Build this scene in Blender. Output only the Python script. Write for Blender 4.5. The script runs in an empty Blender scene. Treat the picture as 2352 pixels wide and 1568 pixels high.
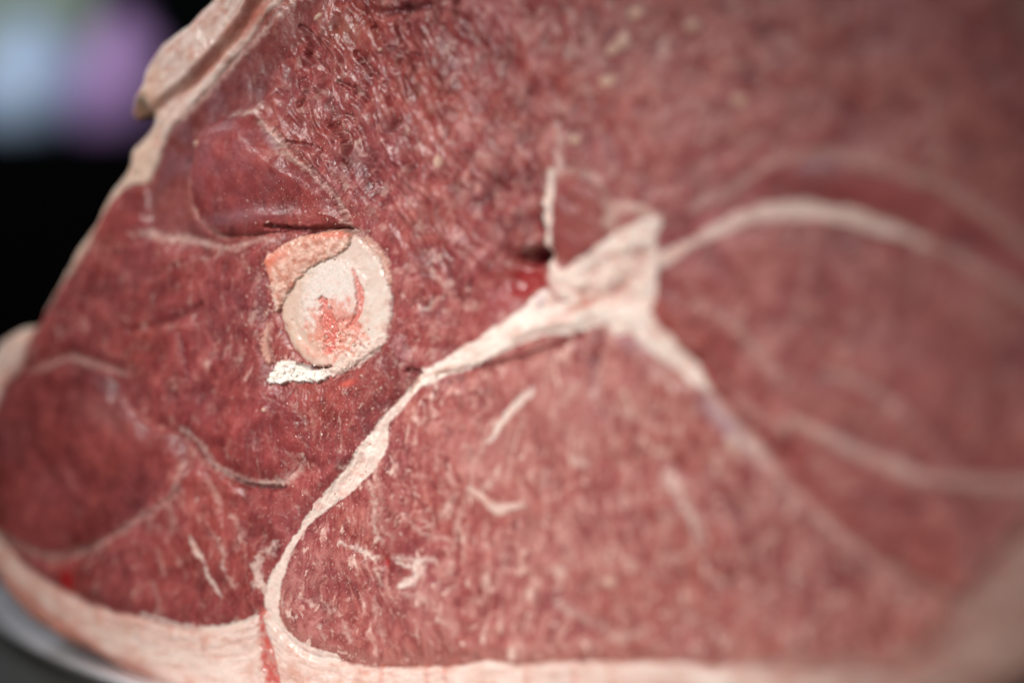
import bpy, math
import numpy as np
from mathutils import Vector

# ------------------------------------------------------------------ camera, world, lamps
H = 0.125                                   # camera height above the table
sc = bpy.context.scene
col = sc.collection
cam_d = bpy.data.cameras.new('camera'); cam = bpy.data.objects.new('camera', cam_d); col.objects.link(cam)
cam.location = (0, 0, H); cam.rotation_euler = (math.radians(90), 0, 0)
cam_d.lens = 50; cam_d.sensor_width = 36; cam_d.clip_start = .01; cam_d.clip_end = 50
cam_d.dof.use_dof = True; cam_d.dof.focus_distance = .402; cam_d.dof.aperture_fstop = 1.75
cam_d.dof.aperture_blades = 0
sc.camera = cam
W = bpy.data.worlds.new('World'); sc.world = W; W.use_nodes = True
W.node_tree.nodes['Background'].inputs[0].default_value = (.55, .62, .7, 1)
W.node_tree.nodes['Background'].inputs[1].default_value = .012
sc.view_settings.view_transform = 'Standard'; sc.view_settings.look = 'None'
sc.view_settings.exposure = 0; sc.view_settings.gamma = 1
sc.cycles.use_denoising = True
sc.cycles.max_bounces = 6

def lamp(name, loc, target, power, size, colr, sy=None):
    d = bpy.data.lights.new(name, 'AREA'); d.energy = power; d.size = size; d.color = colr
    if sy: d.shape = 'RECTANGLE'; d.size_y = sy
    o = bpy.data.objects.new(name, d); col.objects.link(o); o.location = loc
    o.rotation_euler = (Vector(target) - Vector(loc)).to_track_quat('-Z', 'Y').to_euler()
    return o
k_ = lamp('window_lamp', (-.32, .08, H + .24), (-.040, .392, H - .046), .275, .12, (1.0, .96, .93), .09); k_.data.spread = math.radians(54)
k_ = lamp('fill_lamp', (-.12, -.06, H - .02), (.0, .37, H - .06), .10, .24, (1.0, .94, .89), .18); k_.data.spread = math.radians(50)  # unseen fill added low beside the camera to lift the ambient light
lamp('back_lamp', (-.6, .75, H + .75), (-.45, 1.4, H + .2), 6.5, .3, (.9, .95, 1.0))

# ------------------------------------------------------------------ noise and curve helpers
rng = np.random.default_rng(7)
PERM = rng.permutation(4096).astype(np.int32)
GA = rng.uniform(0, 2*np.pi, 4096); GX = np.cos(GA).astype(np.float32); GY = np.sin(GA).astype(np.float32)
def hsh(i, j, s): return PERM[(PERM[(i + s*131) & 4095] + j*57) & 4095]
def perlin(x, y, s=0):
    xi = np.floor(x).astype(np.int32); yi = np.floor(y).astype(np.int32)
    fx = (x - xi).astype(np.float32); fy = (y - yi).astype(np.float32)
    u = fx*fx*fx*(fx*(fx*6-15)+10); v = fy*fy*fy*(fy*(fy*6-15)+10)
    def g(a, b):
        h = hsh(xi+a, yi+b, s); return GX[h]*(fx-a) + GY[h]*(fy-b)
    a = g(0,0); b = g(1,0); c = g(0,1); d = g(1,1)
    return 1.5*((a+(b-a)*u) + ((c+(d-c)*u) - (a+(b-a)*u))*v)
def fbm(x, y, s=0, o=3, g=.5):
    r = 0; a = 1; n = 0
    for k in range(o):
        r = r + a*perlin(x*2**k + 17.3*k, y*2**k - 9.1*k, s+k*7); n += a; a *= g
    return r/n
def ridge(x, y, s=0, o=3):
    r = 0; a = 1; n = 0
    for k in range(o):
        r = r + a*(1-np.abs(perlin(x*2**k + 5.7*k, y*2**k, s+k*11))*2); n += a; a *= .55
    return r/n
def spots(x, y, s=0, dens=.5):
    """round flecks of random size: 1 at their centre, falling to 0"""
    xi = np.floor(x).astype(np.int32); yi = np.floor(y).astype(np.int32)
    best = np.zeros(x.shape, np.float32)
    for a in (-1, 0, 1):
        for b in (-1, 0, 1):
            h = hsh(xi+a, yi+b, s); h2 = PERM[(h+991) & 4095]; h3 = PERM[(h2+17) & 4095]
            px = xi+a+.2+.6*h/4096.; py = yi+b+.2+.6*h2/4096.; r = .15+.33*(h3/4096.)**2
            on = (PERM[(h3+5) & 4095]/4096. < dens)
            d = np.sqrt((x-px)**2+(y-py)**2)/r
            best = np.maximum(best, np.where(on, np.clip(1-d*d, 0, 1), 0))
    return best
def sm(a, b, x):
    t = np.clip((x-a)/(b-a), 0, 1); return t*t*(3-2*t)
def spline(P, n=6, closed=False):
    P = np.array(P, float); N = len(P); out = []
    for i in range(N if closed else N-1):
        p0 = P[(i-1) % N] if (closed or i) else P[0]
        p1 = P[i]; p2 = P[(i+1) % N]; p3 = P[(i+2) % N] if (closed or i+2 < N) else P[-1]
        for k in range(n):
            t = k/n
            out.append(.5*((2*p1)+(-p0+p2)*t+(2*p0-5*p1+4*p2-p3)*t*t+(-p0+3*p1-3*p2+p3)*t**3))
    if not closed: out.append(P[-1])
    return np.array(out)

# ------------------------------------------------------------------ the plane of the cut (millimetres on it)
TH = math.radians(30); P0 = (-.0485, .40)
UX = np.array([math.cos(TH), -math.sin(TH), 0]); VX = np.array([0, 0, 1.]); NX = np.array([-math.sin(TH), -math.cos(TH), 0])
KK = .72/2352
def mm(px, py):
    """a point measured on the cut face -> (u, v) in mm, and mm per measured unit there"""
    tx = (np.asarray(px, float)-1176)*KK; ty = (np.asarray(py, float)-784)*KK
    s = (tx*P0[1]-P0[0])/(math.cos(TH)+tx*math.sin(TH)); d = P0[1]-s*math.sin(TH)
    return s*1000, -ty*d*1000, d*KK*1000
def world(u, v, h):
    """(u, v, height above the cut) in mm -> metres"""
    u = np.asarray(u)[..., None]/1000; v = np.asarray(v)[..., None]/1000; h = np.asarray(h)[..., None]/1000
    return np.array([P0[0], P0[1], H]) + u*UX + v*VX + h*NX
def poly_mm(P, n=5):
    Q = spline(P, n, True); u, v, _ = mm(Q[:, 0], Q[:, 1]); return np.stack([u, v], 1)

# ------------------------------------------------------------------ grid over the cut
OUT = [(610,-90),(520,-40),(475,0),(430,48),(372,92),(335,150),(312,212),(279,266),(303,256),(334,254),(322,290),(285,335),(275,382),
       (240,430),(205,500),(165,560),(135,610),(115,650),(88,700),(70,740),(25,752),(-20,780),(-60,840),(-95,920),(-110,1040),(-90,1160),
       (-60,1260),(-15,1352),(60,1432),(140,1487),(220,1527),(300,1566),(420,1612),(620,1655),(1000,1680),(1500,1690),(2000,1680),
       (2250,1640),(2400,1560),(2460,1440),(2560,1200),(2640,850),(2600,420),(2480,30),(2230,-260),(1850,-400),(1400,-460),(1000,-380),(760,-220)]
outl = poly_mm(OUT, 5)
# even resampling of the outline
seg = np.r_[0, np.cumsum(np.hypot(*np.diff(np.vstack([outl, outl[:1]]), axis=0).T))]
L = seg[-1]; tt = np.linspace(0, L, 700, endpoint=False); oc = np.vstack([outl, outl[:1]])
outl = np.stack([np.interp(tt, seg, oc[:, 0]), np.interp(tt, seg, oc[:, 1])], 1)
nn = np.roll(outl, -1, 0)-np.roll(outl, 1, 0); nn = np.stack([nn[:,1], -nn[:,0]], 1)/np.linalg.norm(nn, axis=1)[:, None]
outl = outl + nn*(1.1*fbm(tt/13, tt*0+.5, 200, 3)*np.minimum(1, np.minimum(tt, L-tt)/20))[:, None]
def axis(breaks):
    r = []
    for a, b, d in breaks: r.append(np.arange(a, b, d))
    return np.concatenate(r)
us = axis([(outl[:,0].min()-1.2, -100, .42), (-100, 60, .27), (60, 110, .36), (110, outl[:,0].max()+1.5, .55)])
vs = axis([(outl[:,1].min()-1.2, -98, .9), (-98, 102, .26), (102, outl[:,1].max()+1.5, .9)])
U, V = np.meshgrid(us, vs); U = U.astype(np.float32); V = V.astype(np.float32)
NV, NU = U.shape

def sdf(poly, pad=12., X=None, Y=None):
    """signed distance, positive inside; beyond pad it is just -pad / found inside"""
    X = U if X is None else X; Y = V if Y is None else Y
    out = np.full(X.shape, -pad, np.float32)
    x0, y0 = poly.min(0)-pad; x1, y1 = poly.max(0)+pad
    m = (X > x0) & (X < x1) & (Y > y0) & (Y < y1)
    x = X[m]; y = Y[m]; d = np.full(x.shape, 1e9, np.float32); ins = np.zeros(x.shape, bool)
    Q = np.roll(poly, -1, 0)
    for (ax, ay), (bx, by) in zip(poly, Q):
        dx, dy = bx-ax, by-ay; l2 = dx*dx+dy*dy+1e-9
        t = np.clip(((x-ax)*dx+(y-ay)*dy)/l2, 0, 1)
        d = np.minimum(d, (x-ax-t*dx)**2+(y-ay-t*dy)**2)
        if ay != by:
            ins ^= ((ay > y) != (by > y)) & (x < (bx-ax)*(y-ay)/(by-ay)+ax)
    d = np.sqrt(d); out[m] = np.where(ins, d, -d)
    return out
def line(P, X, Y, pad=6., n=5):
    """P: (x, y, half-width) in measured units; returns (half-width minus distance) in mm"""
    Q = spline(P, n); u, v, k = mm(Q[:,0], Q[:,1]); w = Q[:,2]*k
    out = np.full(X.shape, -pad, np.float32)
    for i in range(len(u)-1):
        ax, ay, bx, by = u[i], v[i], u[i+1], v[i+1]; r = max(w[i], w[i+1])*1.5+pad; q = float(stretch((ax+bx)/2))
        i0 = np.searchsorted(us, min(ax,bx)-r-3); i1 = np.searchsorted(us, max(ax,bx)+r+3)
        j0 = np.searchsorted(vs, min(ay,by)-r-3); j1 = np.searchsorted(vs, max(ay,by)+r+3)
        if i1 <= i0 or j1 <= j0: continue
        x = X[j0:j1, i0:i1]/q; y = Y[j0:j1, i0:i1]; ax /= q; bx /= q; dx, dy = bx-ax, by-ay
        t = np.clip(((x-ax)*dx+(y-ay)*dy)/(dx*dx+dy*dy+1e-9), 0, 1)
        e = w[i]+(w[i+1]-w[i])*t - np.sqrt((x-ax-t*dx)**2+(y-ay-t*dy)**2)
        out[j0:j1, i0:i1] = np.maximum(out[j0:j1, i0:i1], e)
    return out
def at(px, py): u, v, k = mm(px, py); return float(u), float(v), float(k)
def stretch(u):
    """how much longer a step along the face is than the same step seen square on"""
    d = P0[1]-np.asarray(u)/1000*math.sin(TH); x = P0[0]+np.asarray(u)/1000*math.cos(TH)
    return 1/(math.cos(TH)+math.sin(TH)*x/d)
def gauss(px, py, rx, ry, ang=0):
    u, v, k = at(px, py); c, s = math.cos(ang), math.sin(ang)
    du = (U-u)/stretch(u); a = (du*c+(V-v)*s)/(rx*k); b = (-du*s+(V-v)*c)/(ry*k)
    return np.exp(-(a*a+b*b))

# gently warped coordinates: natural, uneven edges
WX = U + .55*fbm(U/3.1, V/3.1, 3, 3) + .9*perlin(U/9, V/9, 5)
WY = V + .55*fbm(U/3.1, V/3.1, 4, 3) + .9*perlin(U/9, V/9, 6)
FX = U + .45*fbm(U/1.3, V/1.3, 31, 3); FY = V + .45*fbm(U/1.3, V/1.3, 32, 3)

sd_out = sdf(outl, 14.)
hgt = np.zeros(U.shape, np.float32)

# ------------------------------------------------------------------ muscles of the cut
# outline, lightness, redness, mottle amount, fleck amount, grain angle (deg), label
MUS = {
 'top':      ([(640,0),(560,120),(470,200),(400,270),(480,300),(560,262),(620,280),(700,370),(800,520),(890,600),(900,760),(960,850),(1010,830),(1150,745),(1240,660),(1250,430),(1290,350),(1330,390),(1400,500),(1560,480),(1780,370),(2150,430),(2400,560),(2560,600),(2560,-400),(600,-400)], .98, 1.05, .9, .48, 66),
 'strip':    ([(650,20),(560,110),(470,200),(400,262),(350,330),(335,410),(350,470),(370,540),(500,560),(450,500),(440,400),(470,300),(545,262),(600,240),(640,150),(760,0)], .80, .80, .4, .10, 60),
 'wedge':    ([(475,300),(540,265),(605,282),(650,335),(705,385),(770,470),(800,520),(720,528),(620,535),(520,540),(460,500),(445,440),(450,370)], .84, 1.1, .35, .16, 100),
 'edge':     ([(330,420),(290,432),(240,490),(210,550),(280,560),(350,530),(352,460)], .80, 1.05, .3, .08, 40),
 'mid':      ([(340,535),(240,540),(170,600),(110,690),(78,760),(60,840),(160,820),(270,855),(300,930),(420,1000),(520,1040),(620,1110),(700,1080),(760,1140),(950,880),(900,760),(760,880),(640,860),(620,620),(700,560),(600,550),(450,552)], .80, 1.05, .7, .48, 78),
 'shank':    ([(160,822),(60,850),(0,880),(-60,900),(-80,1050),(-50,1200),(50,1265),(150,1278),(300,1205),(420,1125),(440,1050),(415,1000),(340,975),(280,900),(240,850)], .73, 1.0, .35, .10, 110),
 'crescent': ([(425,990),(470,1035),(500,1075),(570,1110),(640,1112),(700,1060),(720,1000),(660,930),(540,900),(430,920)], .80, 1.1, .4, .22, 85),
 'corner':   ([(430,1060),(300,1210),(150,1280),(0,1235),(60,1300),(230,1400),(450,1445),(615,1402),(630,1340),(700,1200),(860,1000),(720,1080),(620,1118),(500,1080)], .90, 1.05, .6, .42, 82),
 'round':    ([(960,880),(860,1050),(700,1250),(650,1340),(650,1440),(720,1500),(900,1532),(1500,1525),(2050,1535),(2180,1400),(2050,1310),(1740,1030),(1590,860),(1440,745),(1300,770),(1080,860)], 1.06, 1.0, .9, 1.15, 90),
 'loin':     ([(1520,600),(1680,525),(1850,490),(2080,545),(2350,690),(2500,800),(2440,1100),(2350,1250),(2200,1400),(2050,1310),(1740,1020),(1590,850),(1500,740)], 1.0, 1.0, .8, .35, 60),
 'band':     ([(1520,570),(1540,500),(1780,375),(2000,390),(2200,460),(2420,590),(2520,800),(2350,690),(2080,540),(1850,485),(1680,520)], .88, 1.15, .4, .1, 10),
 'oval':     ([(1330,395),(1285,430),(1268,500),(1270,570),(1310,600),(1360,590),(1395,530),(1395,450)], .94, .9, .25, .03, 60),
}
names = list(MUS)
light = np.full(U.shape, 1.0, np.float32); red = np.full(U.shape, 1.0, np.float32)
mot = np.full(U.shape, .9, np.float32); flk = np.full(U.shape, .7, np.float32)
gang = np.full(U.shape, 75., np.float32); lab = np.zeros(U.shape, np.int16)
fib = np.zeros(U.shape, np.float32)
edge_d = np.full(U.shape, 9., np.float32)
for i, n in enumerate(names):
    P, a, b, c, d, g = MUS[n]
    s = sdf(poly_mm(P), 6., WX, WY)
    w = sm(-.7, .7, s)
    light += (a-light)*w; red += (b-red)*w; mot += (c-mot)*w; flk += (d-flk)*w; gang += (g-gang)*w
    lab[s > 0] = i
    edge_d = np.minimum(edge_d, np.abs(s))
    if n in ('wedge', 'oval', 'shank', 'crescent', 'edge'):
        k = {'wedge': 3.6, 'oval': 1.3, 'shank': 2.0, 'crescent': .7, 'edge': 1.6}[n]
        hgt += k*np.sqrt(np.clip(s, 0, 5)/5)
    elif n in ('round', 'loin', 'corner', 'mid'):
        hgt += 1.3*sm(-.8, 5.5, s)

hgt += 2.2*gauss(560,370,110,90) - 3.2*gauss(735,492,90,48,-.5) - 1.0*gauss(480,560,90,25) + 1.2*gauss(250,1000,170,170) + 1.2*gauss(570,1040,80,45)
# grain: noise stretched along the local fibre direction
GAx = np.radians(gang)
GU = U + 5.5*perlin(U/27, V/27, 35) + 1.3*perlin(U/8, V/8, 37); GV = V + 5.5*perlin(U/27, V/27, 36) + 1.3*perlin(U/8, V/8, 38)
al = GU*np.cos(GAx)+GV*np.sin(GAx); ac = -GU*np.sin(GAx)+GV*np.cos(GAx)
def grain(la, lc, s, o=2): return fbm(al/la + .35*perlin(U/6, V/6, s+90), ac/lc + .5*perlin(U/4, V/4, s+91), s, o)
g1 = grain(4.5, 1.7, 40); g2 = grain(1.6, .62, 44); g3 = fbm(U/.55, V/.5, 48, 2)
big = fbm(U/22, V/22, 50, 3); midn = fbm(U/6.5, V/6.5, 52, 3)
big2 = fbm(U/30, V/26, 57, 2)

# ------------------------------------------------------------------ lean colour
def C(r, g, b): return np.array([r, g, b], np.float32)
def mix(A, B, t): return A + (B-A)*t[..., None]
lum = .42*g1*mot*1.3 + .16*g2*(.4+.6*mot) + .05*g3 + .62*midn*(.5+.5*mot) + .45*big
t = np.clip(.36 + lum*.85 + (light-.9)*.95, 0, 1.35)
dark = C(.145, .025, .026); midc = C(.305, .067, .064); lite = C(.49, .178, .155)
col3 = np.where((t < .5)[..., None], mix(dark[None,None], midc, t*2), mix(midc[None,None], lite, (t-.5)*2))
# hue drifts: brownish and purplish regions
hue = np.clip(big2*1.6, -1, 1)
col3 *= 1 + hue[..., None]*np.array([.04, -.05, -.16], np.float32)
col3[..., 0] *= 1+.06*(red-1)/.2; col3[..., 1] *= 1-.16*(red-1)/.2; col3[..., 2] *= 1-.12*(red-1)/.2
iri = gauss(690, 330, 330, 160, -.5)*.20 + gauss(430, 350, 110, 130)*.4
col3 = mix(col3, np.broadcast_to(C(.21,.10,.125), col3.shape), np.clip(iri*sm(-.2, .7, fbm(U/7,V/7,60,2)+.3), 0, .45))

fatc = C(.60, .36, .27); fleckc = C(.54, .245, .20)
# marbling net
net = sm(.70, .98, ridge(al/9+perlin(U/5,V/5,61)*.5, ac/5.5, 62, 2)+.10*g3) * sm(-.25, .45, fbm(U/14, V/14, 63, 2))
col3 = mix(col3, np.broadcast_to(fleckc, col3.shape), np.clip(net*.62*flk, 0, 1))
# pale flecks drawn out along the fibres: irregular clots, threads, and dust
farr_ = sm(10, 70, U); q1 = fbm(U/1.6, V/1.6, 160, 3); q2 = fbm(U/1.6, V/1.6, 161, 3)
ax_, ay_ = al+1.5*q1, ac+.9*q2
clot = np.maximum(sm(.10,.45,spots(ax_/4.6, ay_/2.2, 64, .5)), sm(.10,.5,spots(ax_/2.5+9, ay_/1.15, 65, .45)))
dust = spots(ax_/1.15, ay_/.8, 66, .4)
patch = sm(-.25, .35, fbm(U/10, V/9, 130, 2))
zone = np.clip(.55 + .8*fbm(U/13, V/13, 68, 2) + .3*gauss(800, 800, 330, 420) + .5*gauss(1050, 1250, 560, 330) - .6*gauss(2200, 200, 500, 500), 0, 1.2)
thm = .215 - .30*fbm(U/9, V/8, 170, 3) - .05*farr_
fa = fbm(al/6.5+.5*perlin(U/5,V/5,171), ac/2.7+.5*perlin(U/5,V/5,172), 173, 5, .62); fb = fbm(U/3.6, V/3.2, 174, 5, .6)
iso_top = sm(-1,1,sdf(poly_mm(MUS['top'][0]), 4., WX, WY))
fa = fa*(1-iso_top) + fbm(U/4.2, V/3.6, 176, 4, .5)*iso_top
infil = np.maximum(sm(thm, thm+.13, fa), .8*sm(thm+.04, thm+.17, fb))
thr = sm(.80, .96, ridge(al/8+.5*perlin(U/4,V/4,162), ac/3.2+.5*perlin(U/4,V/4,163), 164, 2)+.10*q2)*sm(-.15,.3,fbm(U/7, V/7, 165, 2))
fl = np.clip(clot*patch*.45*(.5+.5*sm(-.4,.3,q1)) + infil*.80 + thr*.55 + .5*dust*sm(.3,.9,zone)*sm(-.2,.3,q2), 0, 1)*np.clip(zone+.25,0,1.15)*flk
crm = np.clip(sm(-.15,.45,fbm(U/4,V/4,175,3)) + .3*sm(0,.3,fa-thm), 0, 1)
col3 = mix(col3, mix(C(.50,.215,.18)[None,None], C(.80,.58,.50), crm), np.clip(fl, 0, .95))
hgt += .10*fl
dashL = sm(.10, .45, fbm(al/6.5+.5*perlin(U/5,V/5,134), ac/2.6, 135, 3))
clod = sm(.18, .5, fbm(U/3.8, V/3.4, 136, 3))
farr = sm(10, 70, U)
for (x, y, a, b, an, k) in [(900,1230,40,130,.1,.35),(1120,1050,90,100,0,-.45),(1280,960,120,80,0,-.4),(1250,1200,120,110,0,-.3),(1500,1250,90,120,0,.2),(1900,1230,130,60,-.7,.4),(1600,680,80,70,0,.35),(1400,1330,120,90,0,-.25),(1000,1420,140,60,0,-.2),(760,700+480,50,60,0,.3),(1850,440,150,30,-.1,.4),(250,950,60,25,-.6,-.3),(400,700,130,60,.2,.25)]:
    m = gauss(x, y, a, b, an); c = C(.21,.035,.038) if k > 0 else C(.45,.19,.17)
    col3 = mix(col3, np.broadcast_to(c, col3.shape), m*abs(k))
pale = np.clip(dashL*(.26+.40*farr) + clod*(.16+.32*farr), 0, .8)*flk*(.35+.65*mot)
col3 = mix(col3, np.broadcast_to(C(.50,.235,.200), col3.shape), pale)
tanb = sm(9, 0, sdf(poly_mm(MUS['round'][0]), 10., WX, WY))*sm(-55,-85,V)*sm(12,-2,np.abs(U-20)*0)
col3 = mix(col3, np.broadcast_to(C(.47,.215,.165), col3.shape), (tanb*(lab==names.index('round'))*(1-fl))*.45)
webL = sm(.80,.99, ridge(U/17+.5*perlin(U/9,V/9,137), V/15+.5*perlin(U/9,V/9,138), 139, 2))*farr*sm(-.4,.3,fbm(U/20,V/20,140,2))
col3 = mix(col3, np.broadcast_to(C(.52,.27,.225), col3.shape), webL*.62*np.clip(flk+.2,0,1))
lump = sm(.12,.45,fbm(U/6.5, V/6, 185, 3))*farr; col3 = mix(col3, np.broadcast_to(C(.50,.24,.205), col3.shape), lump*.30*(.3+flk))
drk = sm(.15,.55, fbm(al/5, ac/2.6, 141, 3)); col3 = mix(col3, np.broadcast_to(C(.125,.018,.022), col3.shape), drk*.55*mot)

# ------------------------------------------------------------------ relief of the lean
torn = np.clip(gauss(860, 230, 300, 260, -.5)*1.25 + .8*gauss(1130, 430, 240, 160) + .6*gauss(1000, 40, 300, 120) + .5*gauss(1180,560,110,70), 0, 1.1)
torn *= 1-.92*sm(-1, 1.2, sdf(poly_mm(MUS['wedge'][0]), 4.)); torn *= 1-.8*sm(-1, 1.2, sdf(poly_mm(MUS['strip'][0]), 4.))
tA = np.radians(-58 + 55*fbm(U/30, V/30, 150, 2))
cA, sA = math.cos(math.radians(-58)), math.sin(math.radians(-58))
wx = U + 2.4*fbm(U/15, V/15, 70, 2); wy = V + 2.4*fbm(U/15, V/15, 71, 2)
ta = wx*cA+wy*sA; tc = -wx*sA+wy*cA
siz = sm(-.3,.3,fbm(U/16,V/16,151,2))                             # patches of coarse and of fine tearing
coarse = fbm(ta/11, tc/5.2, 72, 3, .5); fine = fbm(ta/2.4, tc/1.5, 73, 3)
terr = (coarse*5); tf = terr-np.floor(terr); terr = (np.floor(terr)+sm(.0,.42,tf)+.25*tf)/5   # torn flakes with a lip
rag = ridge(ta/11, tc/5.0, 74, 2)
pit = sm(.22, .75, fbm(ta/9, tc/4.2, 76, 2)+.12)*sm(-.25,.35,fbm(U/10,V/10,77,2)+.1)
amp = torn*(.35+.9*siz)
soft_r = fbm(ta/9, tc/3.2, 155, 2)
sr = sm(-.35,.35,soft_r); hum = fbm(ta/16, tc/8, 156, 2)
bundle = fbm(ta/9, tc/3.4, 158, 3, .32)
hgt += amp*(.8*sr + 2.3*hum - 1.1*pit + 1.1*bundle) + torn*(.06*fine + .12*rag)
col3 *= (1-.18*np.clip(torn*pit, 0, 1))[..., None]              # pits of the tears darkened in the colour, standing in for shade
lip = sm(.02,.16,tf)*sm(.55,.25,tf)*torn*sm(-.1,.4,g2+.4*fine)
col3 = mix(col3, np.broadcast_to(C(.40,.19,.185), col3.shape), np.clip(torn*sm(.1,.55,bundle)*.28, 0, .5))
strand = sm(.86,.97, ridge(ta/12, tc/4.5, 79, 2))*torn*sm(.0,.5,fbm(U/6,V/6,152,2))
col3 = mix(col3, np.broadcast_to(C(.55,.33,.30), col3.shape), strand*.4); hgt += .2*strand
hgt += .12*g1*mot + .06*g2 + .02*g3 + .35*midn + 1.5*big
saw = np.clip(gauss(760, 700, 260, 330) + .8*gauss(880, 1150, 260, 330)+.5*gauss(1150,1300,200,200), 0, 1)
hgt += saw*.16*fbm(U/.7, V/1.0, 78, 2)

# ------------------------------------------------------------------ special spots in the lean
def blend(c, m):
    global col3
    col3 = mix(col3, np.broadcast_to(np.array(c, np.float32), col3.shape), np.clip(m, 0, 1))
wet = np.full(U.shape, .34, np.float32) + .18*torn + .25*sm(0,.5,fbm(U/8, V/8, 205, 2))
pitg = gauss(1228, 588, 34, 17, .15); hgt -= 9*pitg; blend((.035,.002,.006), pitg*1.0)
hgt -= 3.0*gauss(1200, 640, 62, 45, .2); blend((.30,.008,.013), gauss(1200,650,70,44,.35)*1.2*(.75+.5*g2)*(.8+.5*q1)); wet += .15*gauss(1205,640,70,50,.2)
blend((.33,.03,.03), gauss(1150,700,70,22,.6)*.6)
hgt -= 2.5*gauss(1220, 520, 40, 30); hgt -= 2.0*gauss(930,22,70,14); blend((.07,.006,.012), gauss(935,18,75,12)*.8)
blend((.34,.008,.012), gauss(157,1332,14,21)*1.4)
blend((.33,.02,.02), gauss(888,1288,9,16)*1.0); hgt -= 1.2*gauss(888,1288,10,18)
blend((.24,.008,.012), gauss(430,820,10,40)*.9); blend((.30,.01,.015), gauss(660,582,8,6)*.9)
blend((.60,.10,.07), gauss(805,880,18,7,.3)*.9); blend((.42,.09,.07), gauss(1640,140,30,16,-.3)*.6); blend((.40,.13,.09), gauss(790,75,40,35)*.5)
for (x, y, a, b, an) in [(735,40,13,7,.5),(875,115,6,5,0),(618,940,5,6,0),(1012,372,10,18,.3),(1430,92,15,22,0),(1395,186,22,14,0),(1405,115,16,14,0),(1320,322,14,12,.3),(455,330,9,7,0),(1460,30,20,16,0),(1700,560-330,20,16,0),(1690,1010,22,26,-.4),(1405,1335,16,12,0),(1590,60,20,14,0)]:
    m = gauss(x, y, a, b, an); blend((.68,.47,.36), sm(.3,.7,m)*.8); hgt += .7*m
for (x, y, a, b, an, k) in [(1870,380,45,14,.2,.5),(1500,580,26,22,0,.2),(1665,965,75,16,-.85,.95),(1460,790,50,18,-.4,.35),(640,325,26,9,-.9,.7),(560,500,90,16,.1,.25)]:
    blend((.40,.27,.32), gauss(x, y, a, b, an)*k)
# slit lines: thin gaps between muscles, their shade painted in as dark colour
def gap(P, depth, dk=.75, n=4):
    global hgt
    e = line(P, FX+.5*q1, FY+.5*q2, 2.5, n)+.5*q1; hgt = hgt - depth*sm(-.9, .35, e); blend((.075,.010,.014), sm(-.45,.25,e)*dk)
gap([(440,1010,1),(480,1060,3),(540,1103,4),(590,1118,4),(655,1120,2)], 1.6)
gap([(625,522,2),(700,527,4),(780,524,4),(812,530,2)], 2.0)
gap([(350,640,0),(430,600,1)], .4, .1)
gap([(940,850,3),(965,860,4),(945,900,2)], 1.6, .55)
gap([(640,300,1),(700,365,2),(755,430,3),(795,505,3)], 1.2, .35)
gap([(1010,862,3),(1090,845,4),(1200,822,4),(1330,770,2)], 1.2, .4)
gap([(1256,440,2),(1245,520,4),(1244,575,5),(1250,620,4)], 1.4, .5)
gap([(300,760,4),(400,735,7),(470,700,5)], .8, .3); gap([(420,765,3),(434,830,4),(440,870,2)], .9, .4)
for P in ([(700,180,2),(720,215,4),(690,240,2)], [(780,190,1),(830,215,4),(850,240,2)], [(760,280,2),(790,310,5),(800,335,2)], [(660,330,2),(705,335,5),(740,350,2)],
          [(860,60,2),(890,95,4)], [(690,60,2),(720,90,5),(715,120,2)], [(900,110,2),(960,130,4)], [(820,120,2),(850,160,4),(870,175,1)]):
    gap(P, 1.2, .22, 3)

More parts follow.
